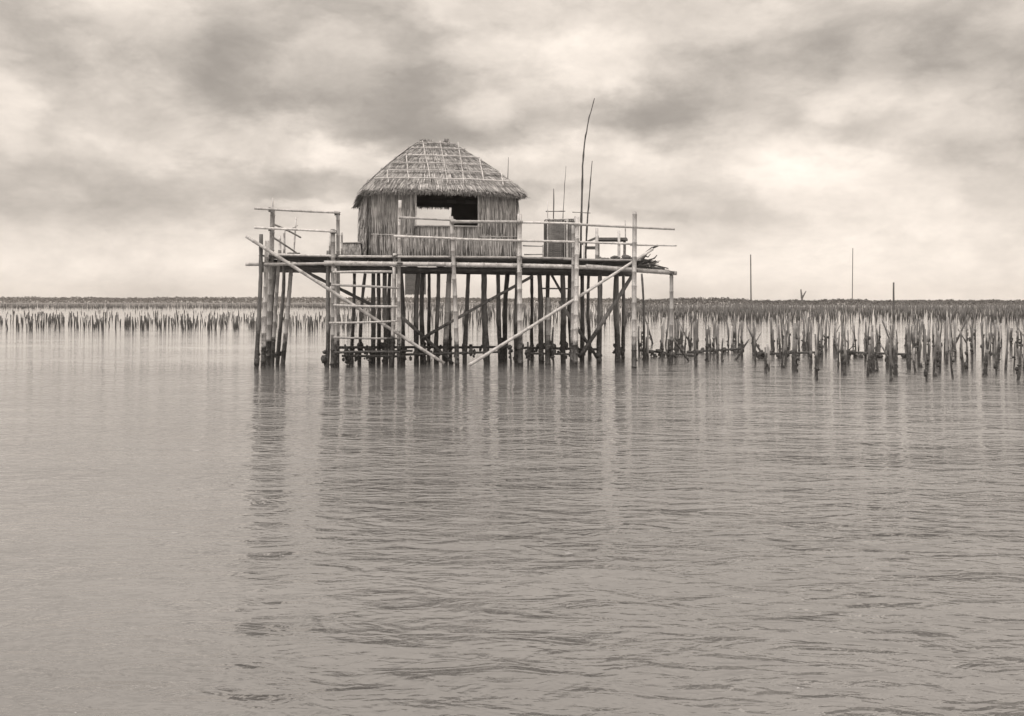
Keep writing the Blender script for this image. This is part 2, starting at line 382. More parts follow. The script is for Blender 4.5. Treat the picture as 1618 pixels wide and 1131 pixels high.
for (a, b_, c, d, off, r, mt) in front: pile(a, b_, c, d, off, r, mt)
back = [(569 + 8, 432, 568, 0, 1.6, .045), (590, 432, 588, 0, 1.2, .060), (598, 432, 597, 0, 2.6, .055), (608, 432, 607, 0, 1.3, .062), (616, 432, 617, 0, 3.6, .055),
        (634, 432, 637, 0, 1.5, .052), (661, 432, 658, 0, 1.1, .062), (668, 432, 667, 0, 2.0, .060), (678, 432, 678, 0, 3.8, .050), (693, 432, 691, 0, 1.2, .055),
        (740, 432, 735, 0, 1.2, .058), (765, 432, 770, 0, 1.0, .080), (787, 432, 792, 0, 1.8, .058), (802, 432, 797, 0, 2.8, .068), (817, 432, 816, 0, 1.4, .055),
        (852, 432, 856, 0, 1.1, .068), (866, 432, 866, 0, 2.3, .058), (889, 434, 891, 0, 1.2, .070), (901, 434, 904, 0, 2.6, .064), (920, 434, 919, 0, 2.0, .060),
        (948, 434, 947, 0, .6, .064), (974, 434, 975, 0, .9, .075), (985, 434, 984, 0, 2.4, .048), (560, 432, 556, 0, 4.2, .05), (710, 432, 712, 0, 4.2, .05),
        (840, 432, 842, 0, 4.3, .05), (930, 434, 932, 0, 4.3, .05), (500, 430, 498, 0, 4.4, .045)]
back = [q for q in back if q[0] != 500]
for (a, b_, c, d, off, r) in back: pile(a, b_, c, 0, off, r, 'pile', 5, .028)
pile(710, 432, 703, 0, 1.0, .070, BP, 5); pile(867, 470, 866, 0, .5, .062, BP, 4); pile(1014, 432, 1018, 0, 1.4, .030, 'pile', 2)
# braces
beamF('brace', 389, 373, 702, 574, .042, -.24, r1=.038, bend=.01)
beamF('brace', 741, 577, 1032, 393, .042, -.27, r1=.034, bend=.01)
part_log('brace', PF(484, 430, .4), PF(592, 484, 1.2), .045, .04, 'timber', .01)
part_log('brace', PF(634, 500, .9), PF(716, 575, .9), .045, .04, 'pile', .01)
part_log('brace', PF(664, 536, .85), PF(842, 436, .85), .040, .036, 'pile', .01)
part_log('brace', PF(884, 476, .75), PF(948, 572, .75), .046, .042, 'pile', .02)
part_log('brace', PF(918, 562, .45), PF(1002, 430, .45), .056, .048, 'pile', .01)
part_log('brace', PF(872, 435, 1.3), PF(892, 470, 1.3), .036, .034, 'timber', .01)
part_bamboo('brace', PF(855, 455.5, 2.2), PF(905, 456, 2.2), .022, mat='bamboo')
# low ties just over the water, crusted with oysters
def tie(xa, ya, xb, yb, off, r, n):
    mb = MB(); a, b_ = PF(xa, ya, off), PF(xb, yb, off); mb.log(a, b_, r, r * .9, bend=.012)
    for k in range(n): mb.lump(a.lerp(b_, R(0, 1)) + Vector((0, R(-.05, .05), R(-.13, .03))), R(.022, .06), R(.8, 2.2))
    mb.build('low_tie', 'pile', plat)
tie(524, 549, 700, 548, 1.5, .035, 9); tie(690, 549, 800, 548, 1.4, .035, 8); tie(812, 549, 950, 552, 1.3, .035, 8)
tie(545, 556, 652, 554, .9, .03, 9); tie(640, 560, 790, 556, .7, .03, 12); tie(830, 558, 925, 560, .6, .03, 8); tie(540, 562, 640, 563, .5, .03, 8)
for q in ((545, 552, 556, 575), (590, 560, 578, 580), (668, 552, 674, 578), (806, 553, 808, 590), (834, 548, 836, 574), (874, 525, 875, 578)):
    part_log('pile', P(q[2], 0, 24.0) * Vector((1, 1, 0)) + Vector((0, 0, -.4)) if False else Vector(((q[2] - CX) * 24.1 / F, 24.1, -.4)), P(q[0], q[1] - 8, 24.1), .03, .025, 'pile', .05, clumps=4)
# railings
def rail(xa, ya, xb, yb, r, off=-.16, posts=()):
    mb = MB(); a, b_ = PF(xa, ya, off), PF(xb, yb, off); mb.bamboo(a, b_, r, r * .85, bend=.008)
    for px in posts:
        u = (px - xa) / (xb - xa); c = a.lerp(b_, u); mb.lash(c, b_ - a, r, .06)
    mb.build('rail', 'bamboo', plat)
rail(402, 329, 537, 336, .030, -.06, (431, 533)); rail(402, 359.5, 531, 366, .030, -.10, (431, 526))
rail(630, 343.5, 720, 348, .030, -.19, (633, 714)); rail(712, 350, 826, 350.5, .040, -.21, (716, 821)); rail(816, 351, 918, 353.5, .030, -.2, (821, 911)); rail(904, 354, 1066, 362, .032, -.19, (911, 1003))
rail(622, 373, 722, 376.5, .028, -.19, (633, 715)); rail(712, 377, 826, 380, .030, -.21, (717, 821)); rail(818, 380, 1004, 385.5, .030, -.2, (821, 911, 1003)); rail(996, 387, 1069, 388, .024, -.19, (1003,))
for (px, py, off, ax) in ((430, 417, -.02, 0), (416, 417, -.05, 0), (519, 417, 0, 0), (527, 416, -.03, 0), (533, 404, 0, 0), (624, 406, -.02, 0), (632, 417, -.1, 0), (715, 406, -.12, 0), (717, 418, -.12, 0),
                           (822, 420, -.13, 0), (821, 407, -.12, 0), (908, 422, -.1, 0), (910, 409, -.1, 0), (1003, 427, -.12, 0), (1003, 411, -.12, 0), (1061, 431, -.06, 0), (429, 331, .03, 0), (429, 361, .03, 0), (527, 366, -.03, 0), (533, 337, .02, 0)):
    mb = MB(); c = PF(px, py, off)
    for k in range(5):
        rr = .066 + R(-.003, .004); tl = R(-.35, .35); pts = [c + Vector((math.cos(a * math.pi / 5) * rr, math.sin(a * math.pi / 5) * (rr + .02), (k - 2) * .016 + tl * rr * math.cos(a * math.pi / 5))) for a in range(11)]
        mb.tube(pts, [.009] * 11, 5, False)
    e = c + Vector((R(-.03, .03), -rr - .02, 0)); mb.tube([e, e + Vector((R(-.03, .03), -.01, -.06)), e + Vector((R(-.05, .05), -.01, -R(.09, .16)))], [.007, .006, .004], 5)
    mb.build('lashing', 'net', plat)
# end railing of the landing, running back from the front
part_bamboo('railing_post', PF(431, 352, .1), PF(431, 312, .1), .018)
part_bamboo('railing_post', P(463, 412, 26.0), P(468, 343, 26.0), .026)
part_bamboo('railing_post', P(449, 408, 24.6), P(449, 362, 24.6), .034)
part_bamboo('railing_post', P(443, 408, 24.2), P(442, 372, 24.2), .036)
part_bamboo('rail', P(430, 353, 22.95), P(475, 375, 26.3), .028); part_bamboo('rail', P(430, 374, 22.95), P(468, 399, 26.2), .026)
part_bamboo('rail', P(449, 365, 24.6), P(470, 356, 26.0), .018)
part_bamboo('railing_post', PF(540, 406, .6), PF(540, 367, .6), .030); part_bamboo('railing_post', PF(521, 402, .3), PF(521.5, 366, .3), .028)
for px, yt, off, r in ((943, 360, 1.2, .045), (988, 348, 2.2, .018)):
    part_bamboo('railing_post', PF(px, 414, off), PF(px, yt, off), r)
part_bamboo('beam', PF(1000, 424, .5), PF(1057, 428, .5), .040, mat='timber')
part_bamboo('beam', PF(1000, 421, 1.0), PF(1050, 424, 1.0), .036, mat='timber')
# rear railing seen past the hut
part_bamboo('rail', P(828, 402, 27.6), P(868, 401.5, 27.6), .022); part_bamboo('rail', P(826, 388, 27.6), P(868, 389, 27.6), .020)

# ladder to the landing
lad = thing('ladder', 'wide bamboo ladder with pale rungs rising from the water to the platform', 'ladder', (-3.4, 22.8, 0))
for q in ((530, 424, 530, 585), (622, 422, 619, 585)):
    part_bamboo('stile', P(q[2], q[3], FD(520) - .2), P(q[0], q[1], FD(520) - .2), .034, .03, BP, .01, lad)
for (xa, ya, xb, yb, r) in ((526, 430, 619, 429, .030), (524, 450, 630, 455, .030), (527, 482, 628, 484, .032), (520, 510, 628, 507, .026), (527, 533, 630, 534.5, .026), (527, 557, 632, 556, .030)):
    part_bamboo('rung', P(xa, ya, FD(520) - .27), P(xb, yb, FD(520) - .27), r, r * .9, BP, .02, lad)

# ------------------------------------------------------------------ the hut
TH = math.radians(12); HC, HS = math.cos(TH), math.sin(TH)
HO = Vector((P(583, 0, 24.05).x, 24.05, 0)); HW, HD = 3.84, 3.3
def HP(u, v, z): return Vector((HO.x + u * HC - v * HS, HO.y + u * HS + v * HC, z))
def hu(px, v): k = (px - CX) / F; return (k * (HO.y + v * HC) - (HO.x - v * HS)) / (HC - k * HS)
def hz(py, u, v): return EYE + (HY - py) * (HO.y + u * HS + v * HC) / F
Z0, ZE = 2.70, 4.46
hc = HP(HW / 2, HD / 2, Z0)
hut = thing('thatched_hut', 'small square hut of dry grass with hipped thatch roof and wide window', 'hut', hc)
UDIR, VDIR = Vector((HC, HS, 0)), Vector((-HS, HC, 0)); UP = Vector((0, 0, 1))
def wall(name, A, B, outn, holes, seed, dens=150):
    """A->B along the wall; holes = (s0, s1, z0, z1); backing panels and hanging grass in two courses"""
    ln = (B - A).length; d = (B - A).normalized(); mb = MB(); cuts = sorted({0, ln} | {h_[0] for h_ in holes} | {h_[1] for h_ in holes})
    def panel(s0, s1, z0, z1):
        q = [A + d * s0, A + d * s1, A + d * s1 - outn * .05, A + d * s0 - outn * .05]
        mb.hexa([(p.x, p.y, z0) for p in q] + [(p.x, p.y, z1) for p in q])
    for a, b_ in zip(cuts[:-1], cuts[1:]):
        hs = [h_ for h_ in holes if h_[0] <= a + 1e-4 and h_[1] >= b_ - 1e-4]
        if hs: 
            panel(a, b_, Z0, hs[0][2])
            if hs[0][3] < ZE: panel(a, b_, hs[0][3], ZE)
        else: panel(a, b_, Z0, ZE)
    pan = mb.build(name, 'backing', hut, smooth=False)
    gr = MB()
    def ok(s_, z): return not any(h_[0] - .005 < s_ < h_[1] + .005 and h_[2] + .01 < z < h_[3] for h_ in holes)
    for (zb, zt, zl) in ((Z0 + .02, Z0 + .62, .56), (Z0 + .50, ZE, .62), (Z0 + .95, ZE, .60)):
        for k in range(int(ln * dens * (zt - zb) / .9 * 1.6)):
            s_ = R(0, ln); z1 = min(R(zb + zl * .7, zt + .1), ZE); L_ = R(.3, zl); z0_ = max(z1 - L_, Z0 - .02)
            if zb < Z0 + .1: z1 = min(z1, Z0 + .62 + R(-.06, .05))
            if not ok(s_, z1) or not ok(s_, z0_) or not ok(s_, (z0_ + z1) / 2):
                hh = [h_ for h_ in holes if h_[0] - .01 < s_ < h_[1] + .01][0]
                if z0_ < hh[2]: z1 = hh[2] + R(-.02, .03); z0_ = max(z1 - L_, Z0 - .02)
                else: continue
            off = R(.008, .045) + (.02 if zb < Z0 + .1 else 0)
            jag = R(-.035, .035)
            p1 = A + d * s_ + outn * (off * .4); p0 = A + d * (s_ + jag) + outn * (off + R(0, .035))
            gr.blade(Vector((p1.x, p1.y, z1)), Vector((p0.x, p0.y, z0_)), R(.010, .024), (d + outn * R(-.5, .5)).normalized(), R(0, .012), outn)
    gr.build('grass_cladding', 'wall', pan, smooth=False)
    return pan
u0, u1 = hu(657.5, 0), hu(755, 0); zs = hz(357.5, (u0 + u1) / 2, 0)
front_h = (u0, u1, zs, ZE)
wall('front_wall', HP(0, 0, 0), HP(HW, 0, 0), -VDIR, [front_h], 1)
bu0, bu1 = hu(640, HD), hu(713.5, HD); bz1 = hz(327.5, bu1, HD); bz0 = hz(364, bu1, HD)
wall('back_wall', HP(0, HD, 0), HP(HW, HD, 0), VDIR, [(bu0, bu1, bz0, bz1)], 2, 60)
wall('left_wall', HP(0, 0, 0), HP(0, HD, 0), -UDIR, [], 3, 170)
wall('right_wall', HP(HW, 0, 0), HP(HW, HD, 0), UDIR, [], 4, 90)
fl = MB(); fl.hexa([HP(a, b_, Z0 - .02 + c) for c in (0, .04) for a, b_ in ((.06, .06), (HW - .06, .06), (HW - .06, HD - .06), (.06, HD - .06))]); fl.build('floor', 'deck', hut, smooth=False)
# extra ragged bundles on the left side, standing out from the wall
rg = MB()
for k in range(1500):
    v = R(0, HD); z1 = R(Z0 + .3, ZE); o_ = R(.03, .10) * (1.3 if z1 < Z0 + .8 else 1)
    a = HP(-.02, v, z1); b_ = HP(-o_ - .03, v + R(-.12, .12), max(Z0, z1 - R(.25, .5)))
    rg.blade(a, b_, R(.012, .026), (VDIR + UDIR * R(-1, 1)).normalized(), R(0, .03), -UDIR)
rg.build('ragged_grass', 'wall', hut, smooth=False)
# window poles
def hpole(name, p0, p1, r, mat='bamboo', parent=None): return part_bamboo(name, p0, p1, r, r * .9, mat, .004, parent or hut)
wf = hpole('window_sill', HP(u0 - .06, -.05, zs + .005), HP(u1 + .06, -.05, zs + .005), .020)
hpole('window_jamb', HP(u0 - .01, -.05, zs - .02), HP(u0 - .01, -.05, ZE - .06), .017); hpole('window_jamb', HP(u1 + .01, -.05, zs - .3), HP(u1 + .01, -.05, ZE - .06), .017)
for (u, v) in ((.02, -.03), (HW - .02, -.03), (.02, HD), (HW - .02, HD)): hpole('corner_post', HP(u, v, Z0 - .1), HP(u, v, ZE - .02), .035, 'timber')
hpole('wall_batten', HP(.05, -.075, hz(371, 1, 0)), HP(hu(640, 0), -.075, hz(372, 1, 0)), .010); hpole('wall_batten', HP(u1 + .05, -.07, hz(374, 3, 0)), HP(HW, -.07, hz(374, 3.5, 0)), .010)

# roof: hipped, slightly domed, in overlapping courses
OV = .15; RIDGE_Z = 5.90; EAVE_Z = 4.42; RC = .44; RIDGE_SH = .0
uc, vc = HW / 2 + .0, HD / 2
def ring(s_, k):      # s_ 0 eave .. 1 ridge ; half sizes and height
    f = s_
    a = (HW / 2 + OV) + (RC - (HW / 2 + OV)) * f; b_ = (HD / 2 + OV + .05) + (.03 - (HD / 2 + OV + .05)) * f
    z = EAVE_Z + (RIDGE_Z - EAVE_Z) * (f + .12 * f * (1 - f))
    return a, b_, z
def roof_pt(side, s_, t_, lift=0.0):
    """side 0 front,1 right,2 back,3 left; t_ 0..1 along it"""
    a, b_, z = ring(s_, 0); x = 2 * t_ - 1
    sag = .05 * (1 - s_) * (1 - x * x)                            # eaves rise a little mid-span at front, corners droop
    du, dv = ((x * a, -b_), (a, x * b_), (-x * a, b_), (-a, -x * b_))[side]
    ex, ey = ((0, -1), (1, 0), (0, 1), (-1, 0))[side]
    slope = .78
    p = HP(uc + du + ex * lift * .6, vc + dv + ey * lift * .6, z + lift * slope + sag - .03 * (1 - s_) ** 3)
    return p
roof = MB(); NC = 11
for side in range(4):
    for c in range(NC):
        s0, s1 = c / NC, min((c + 1.25) / NC, 1); seg = 14
        for i in range(seg):
            t0, t1 = i / seg, (i + 1) / seg
            q = [roof_pt(side, s0, t0, .035), roof_pt(side, s0, t1, .035), roof_pt(side, s1, t1, .0), roof_pt(side, s1, t0, .0)]
            lo = [roof_pt(side, s0, t0, -.07), roof_pt(side, s0, t1, -.07), roof_pt(side, s1, t1, -.075), roof_pt(side, s1, t0, -.075)]
            roof.hexa(lo + q)
roof_o = roof.build('roof', 'backing', hut, smooth=False)
th = MB()
for side in range(4):
    for c in range(NC + 1):
        s_c = c / NC; a, b_, _ = ring(s_c, 0); width = 2 * (a if side in (0, 2) else b_); n = int(width * (210 if side in (0, 3) else 120)) + 20
        for k in range(n):
            t_ = R(-.005, 1.005); L_ = R(.16, .30); s_top = min(1.0, s_c + L_ / 2.35); s_bot = s_c - R(-.01, .04)
            tj = R(-.02, .02); lf0 = R(.02, .05); lf1 = R(.04, .085)
            p1 = roof_pt(side, s_top, max(0, min(1, .5 + (t_ - .5))), lf0); p0 = roof_pt(side, s_bot, t_ + tj * .5, lf1)
            if c == 0: p0.z -= R(0, .04); 
            sd_ = (UDIR if side in (0, 2) else VDIR) + UP * R(-.35, .35)
            th.blade(p1, p0, R(.012, .028), sd_.normalized(), R(0, .02), UP)
    # stubble and rough bundles showing at the eave edge
    for k in range(900):
        t_ = R(-.01, 1.01); p1 = roof_pt(side, .03, t_, R(-.06, .04)); p0 = roof_pt(side, -.035, t_ + R(-.02, .02), R(-.09, .03)); p0.z -= R(.0, .03)
        th.blade(p1, p0, R(.012, .028), (UDIR if side in (0, 2) else VDIR), 0, UP)
for k in range(260):
    side = random.choice((0, 0, 1, 3)); t_ = R(0, 1); p1 = roof_pt(side, .02, t_, R(-.05, .02)); p0 = p1 + Vector((R(-.08, .08), R(-.05, .05), -R(.08, .2))); th.blade(p1, p0, R(.01, .02), UDIR, 0, UP)
th.build('thatch', 'thatch', roof_o, smooth=False)
# hips and ridge: bundled grass
rd = MB()
for k in range(900):
    t_ = R(-1.08, 1.08); base = HP(uc + t_ * RC, vc + R(-.05, .05), RIDGE_Z + .05 + R(-.02, .02)); dr = random.choice((-1, 1))
    rd.blade(base, base + VDIR * dr * R(.1, .25) + UDIR * R(-.06, .06) + UP * R(-.2, -.05), R(.012, .028), UDIR, R(0, .03), UP)
for (uo, hgt) in ((-.27, .10), (.30, .14)):
    for k in range(140):
        base = HP(uc + uo + R(-.1, .1) * (1.6 if uo < 0 else .6), vc + R(-.05, .05), RIDGE_Z + .04); rd.blade(base, base + Vector((R(-.06, .06), R(-.05, .05), R(.04, hgt))), R(.012, .026), UDIR, 0, UP)
rd.build('ridge_thatch', 'thatch', roof_o, smooth=False)
def batten(pts, r):
    mb = MB(); mb.tube(pts, [r * R(.85, 1.15) for _ in pts], 6); mb.build('batten', 'bamboo', roof_o)
def front_t(px, s_):   # where along the front slope a photo column falls
    a, b_, z = ring(s_, 0); lo = roof_pt(0, s_, 0); hi = roof_pt(0, s_, 1); x0, x1 = CX + F * lo.x / lo.y, CX + F * hi.x / hi.y
    return (px - x0) / (x1 - x0)
for (xt, st_, xb, sb) in ((667, .97, 678, .07), (694.5, .99, 705, .04), (723, .97, 731, .05), (641, .62, 644, .1), (757, .60, 762, .12), (611, .28, 612, .05), (600 + 190, .34, 794, .06)):
    pts = []
    for i in range(9):
        u = i / 8; s_ = st_ + (sb - st_) * u; pts.append(roof_pt(0, s_, front_t(xt + (xb - xt) * u, s_) + R(-.003, .003), .125))
    batten(pts, .016)
for s_, ta, tb in ((.13, .02, .98), (.28, .06, .97), (.43, .03, .94), (.60, .08, .99), (.78, .04, .96), (.92, .05, .95)):
    batten([roof_pt(0, s_ + R(-.006, .006), ta + (tb - ta) * i / 12, .135) for i in range(13)], .017)
for side in (1, 2, 3):
    for s_ in (.13, .36, .6, .84): batten([roof_pt(side, s_, .04 + .92 * i / 8, .11) for i in range(9)], .010)
    for k in range(1, 5): batten([roof_pt(side, .05 + i * .105, .5 + (k / 5 - .5) * 1.0, .095) for i in range(9)], .010)

# ------------------------------------------------------------------ things on and by the platform
def on_deck(px, off): x = PF(px, 0, off).x; return Vector((x, front_y(x) + off, deck_z(x)))
# low grass bin left of the hut
c = P(555, 403, 24.6); bn = thing('fish_bin', 'low grass-sided bin with a pale pole rim standing against the left wall of the hut', 'bin', (c.x, c.y, 2.7))
zt = P(555, 384, 24.4).z; xa, xb, ya, yb = P(541, 0, 24.4).x, P(573, 0, 24.4).x - .05, 24.4, 25.1
bx = MB()
for (x0_, x1_, y0_, y1_) in ((xa, xb, ya, ya + .03), (xa, xb, yb - .03, yb), (xa, xa + .03, ya + .032, yb - .032), (xb - .03, xb, ya + .032, yb - .032)):
    bx.hexa([(p, q, z) for z in (2.70, zt) for p, q in ((x0_, y0_), (x1_, y0_), (x1_, y1_), (x0_, y1_))])
bx.build('side', 'backing', bn, smooth=False)
gb = MB()
for k in range(420):
    x = R(xa, xb); z1 = R(2.85, zt); gb.blade(Vector((x, ya - .005, z1)), Vector((x + R(-.05, .05), ya - R(.015, .04), max(2.7, z1 - R(.1, .22)))), R(.012, .024), Vector((1, R(-.4, .4), 0)).normalized(), .005, Vector((0, -1, 0)))
    y = R(ya, yb); gb.blade(Vector((xa - .005, y, z1)), Vector((xa - R(.015, .04), y + R(-.05, .05), max(2.7, z1 - R(.1, .22)))), R(.012, .024), Vector((R(-.4, .4), 1, 0)).normalized(), .005, Vector((-1, 0, 0)))
gb.build('grass_cladding', 'wall', bn, smooth=False)
for q in (((xa - .05, ya - .02), (xb + .05, ya - .02)), ((xa - .05, yb), (xb, yb))): part_bamboo('rim_pole', (*q[0], zt + .015), (*q[1], zt + .015), .018, parent=bn)

# coil of rope at the landing's end rail
c = P(464, 397.5, 25.6); rc = MB()
for k in range(4):
    cc = Vector((c.x, c.y, deck_z(c.x) + .03 + k * .045)); n = 22; pts = [cc + Vector((math.cos(i * 2 * math.pi / n) * (.15 + R(-.012, .012)), math.sin(i * 2 * math.pi / n) * .15, R(-.008, .008))) for i in range(n + 1)]
    rc.tube(pts, [.024] * (n + 1), 6)
tag(rc.build('rope_coil', 'net', loc=(c.x, c.y, deck_z(c.x))), 'dark coil of rope lying on the left landing beside its end railing', 'rope')

# slatted privy screen
sh = thing('screen_shed', 'small roofless shed of upright slats behind the railing right of the hut', 'shed', on_deck(884, 2.1))
SY = FD(884) + 2.1
def slat_panel(name, p0, p1, zb, zt, mat='timber', wd=.055, hor=False, jit=.03):
    mb = MB(); d = (p1 - p0); ln = d.length; d.normalize(); n_ = Vector((-d.y, d.x, 0)); s_ = 0
    if hor:
        z = zb
        while z < zt:
            h_ = R(.045, .065); q = [p0, p1, p1 + n_ * .02, p0 + n_ * .02]; j = R(-.01, .01); mb.hexa([(p.x, p.y, z) for p in q] + [(p.x, p.y, min(z + h_ - .008, zt)) for p in q]); z += h_
    else:
        while s_ < ln:
            w_ = wd * R(.7, 1.2); q = [p0 + d * s_, p0 + d * min(s_ + w_ - .008, ln), p0 + d * min(s_ + w_ - .008, ln) + n_ * .018, p0 + d * s_ + n_ * .018]; o = n_ * R(-.008, .008); zz = zt + R(-jit, jit)
            mb.hexa([(p.x + o.x, p.y + o.y, zb) for p in q] + [(p.x + o.x, p.y + o.y, zz) for p in q]); s_ += w_
    return mb.build(name, mat, sh, smooth=False)
def sp_(px, off=0): return Vector((P(px, 0, SY).x, SY + off, 0))
zm, ztp, zd = P(0, 381, SY).z, P(0, 347, SY).z, on_deck(884, 2.1).z
slat_panel('upper_panel', sp_(863, 0), sp_(908, 0), zm, ztp, 'deck'); slat_panel('lower_panel', sp_(860, -.02), sp_(889, -.02), zd, zm - .01, 'deck', hor=True)
slat_panel('back_panel', sp_(863, .75), sp_(908, .75), zd, ztp); slat_panel('side_panel', sp_(862, .03), sp_(862, .72), zd, ztp); slat_panel('side_panel', sp_(909, .03), sp_(909, .72), zd, ztp - .02)
for (px, yt, off, r) in ((858, 387, -.03, .02), (865, 318, -.02, .015), (909, 342, -.03, .035), (896, 346, -.03, .02)):
    part_bamboo('corner_post', sp_(px, off) + Vector((0, 0, zd)), sp_(px, off) + Vector((0, 0, P(0, yt, SY).z)), r, parent=sh)
part_bamboo('top_rail', sp_(861, -.03) + Vector((0, 0, ztp)), sp_(911, -.03) + Vector((0, 0, ztp + .02)), .018, parent=sh)
# thin cross sticks tied between the rods
def rod(pts, r0, r1, label, group=None):
    mb = MB(); n = len(pts); fine = []; 
    for i in range(n - 1):
        for k in range(5): fine.append(pts[i].lerp(pts[i + 1], k / 5))
    fine.append(pts[-1]); m_ = len(fine); rs = [r0 + (r1 - r0) * i / (m_ - 1) for i in range(m_)]
    for i in range(0, m_, 4): rs[i] *= 1.35
    mb.tube([p + Vector((R(-1, 1), 0, 0)) * .006 for p in fine], rs, 6)
    return tag(mb.build('bamboo_rod', 'timber', loc=tuple(fine[0])), label, 'rod', group)
RY = 26.0
def RP(px, py, d=RY): return P(px, py, d)
rod([RP(917, 412), RP(919, 330), RP(920.5, 262), RP(924, 222), RP(931, 185), RP(939.5, 155)], .030, .010, 'tallest bamboo rod, bent to the right at its top, standing right of the slatted shed')
rod([RP(925, 412), RP(928, 350), RP(931, 310), RP(935.5, 254)], .026, .010, 'second tallest bamboo rod, leaning right beside the tall bent one')
rod([RP(888, 405), RP(890, 335), RP(894, 262)], .014, .005, 'thin faint rod rising from the middle of the slatted shed')
rod([RP(874, 405), RP(875, 298)], .018, .012, 'short upright rod rising from the left half of the slatted shed')
rod([P(800, 412, 28.3), P(800.5, 330, 28.3), P(803.5, 248, 28.3)], .020, .007, 'thin rod showing its tip just above the right slope of the hut roof')
rod([RP(862, 334, 25.95), RP(893, 333.5, 25.95)], .013, .012, 'short level stick tied across the rods above the slatted shed')
rod([RP(904, 335, 25.95), RP(933, 336.5, 25.95)], .010, .009, 'short level stick tied between the tall bent rod and its leaning neighbour')

# drying table
tb = thing('drying_table', 'rough wooden table with a dark thick top behind the railing right of the slatted shed', 'table', on_deck(963, 1.9))
TY = FD(963) + 1.9; tp = MB(); zt0 = P(0, 378, TY).z
for k in range(7):
    y = TY - .3 + k * .1; a, b_ = P(944 + R(-3, 3), 0, TY).x, P(990 + R(-3, 3), 0, TY).x; z = zt0 + R(-.01, .01)
    tp.hexa([(p, q, zz) for zz in (z - .035, z + .03) for p, q in ((a, y), (b_, y), (b_, y + .085), (a, y + .085))])
tp.build('tabletop', 'timber', tb, smooth=False)
ap = MB(); ap.hexa([P(x_, y_ + dy, TY + o_) for dy in (4, 0) for (x_, y_, o_) in ((918, 384, -.3), (946, 372, -.3), (946, 372, .35), (918, 384, .35))]); ap.build('sloping_board', 'deck', tb, smooth=False)
sf = MB(); sf.hexa([P(x_, yy, TY + o_) for yy in (394, 389) for (x_, o_) in ((924, -.25), (946, -.25), (946, .35), (924, .35))]); sf.build('shadow_sheet', 'timber', tb, smooth=False)  # dark sheet standing in for the shadow below the sloping board
for (px, off, yt) in ((978, -.36, 364), (923, -.3, 384), (986, .36, 380), (946, .36, 380)):
    part_bamboo('leg', Vector((P(px, 0, TY + off).x, TY + off, deck_z(3) - .0)), P(px, yt, TY + off), .04 if px == 978 else .026, parent=tb)

# heap of nets and the brushwood at the platform's right end
nh = MB(); c0 = on_deck(972, 1.0)
for k in range(26): nh.lump(c0 + Vector((R(-.42, .5), R(-.3, .3), R(.0, .09))), R(.05, .12), .7)
tag(nh.build('net_heap', 'net', loc=tuple(c0)), 'low dark heap of old netting on the deck under the table end', 'net')
bh = MB(); D = 23.9
def br(pts, r): bh.tube([P(x_, y_, D + o_) for (x_, y_, o_) in pts], [r * (1 - .6 * i / (len(pts) - 1)) for i in range(len(pts))], 6)
br([(1004, 421, .1), (1014, 410, .1), (1022, 399, .1), (1030, 392, 0), (1040, 388, -.1)], .055); br([(1010, 419, 0), (1024, 411, 0), (1034, 408, .1), (1038, 403, .2)], .03)
br([(1006, 414, .2), (1020, 411, .2), (1032, 414, .3), (1036, 411, .4)], .028); br([(1008, 420, -.05), (1030, 418, 0), (1056, 424, .1)], .035); br([(1018, 404, .1), (1024, 406, .2), (1028, 401, .3)], .02)
for k in range(34):
    x_ = R(1000, 1018); y_ = R(412, 421); br([(x_, y_, R(-.1, .5)), (x_ + R(6, 16), y_ + R(-6, 3), R(-.1, .5)), (x_ + R(14, 32), y_ + R(-8, 6), R(-.1, .5))], R(.008, .022))
tag(bh.build('brushwood', 'timber', loc=tuple(P(1006, 420, D))), 'forked branches and brushwood heaped on the right end of the platform', 'branches')
# mat hung under the deck
mt = MB(); MY = 27.3
for k in range(46):
    x_ = 640 + k * .72; mt.hexa([P(x_ + dx, yy + (R(-1.5, 1.5) if yy > 450 else 0), MY + o_) for yy in (465, 426) for dx, o_ in ((0, 0), (.62, 0), (.62, .03), (0, .03))])
tag(mt.build('hanging_mat', 'deck', smooth=False, loc=tuple(P(656, 428, MY))), 'grey reed mat hanging among the piles under the hut', 'mat')

# ------------------------------------------------------------------ distant posts
def far_post(name, px, yt, yb, d, r, label, cat, mat='timber', lean=0):
    mb = MB(); a = P(px + lean, yb, d); a.z = min(a.z, 0.2) - .3; mb.log(a, P(px, yt, d), r, r * .7, seg=7, bend=.004, rough=.05, step=.8)
    return tag(mb.build(name, mat, loc=(a.x, a.y, 0)), label, cat)
far_post('marker_pole', 1186, 402, 478, 235, .20, 'tall dark pole on the horizon scrub, the nearer to the hut of two', 'pole', lean=1)
far_post('marker_pole', 1347.5, 392, 478, 235, .12, 'thin tall pole rising from the horizon scrub, far to the right', 'pole', lean=-1)
ft = MB(); A = P(1268, 478, 225); A.z = 0
ft.log(A, P(1267, 470, 225), .28, .24, 7, .0, .1, .5); ft.log(P(1267, 471, 225), P(1265.5, 457, 225), .25, .16, 7, .02, .1, .5); ft.log(P(1267.5, 471, 225), P(1273.5, 460, 225), .22, .12, 7, .04, .1, .5)
tag(ft.build('dead_tree', 'timber', loc=tuple(A)), 'short forked dead trunk on the horizon between the two tall poles', 'tree')
far_post('channel_post', 1412, 446, 498, 84, .10, 'short dark post standing beyond the stakes, right of the two tall horizon poles', 'post')

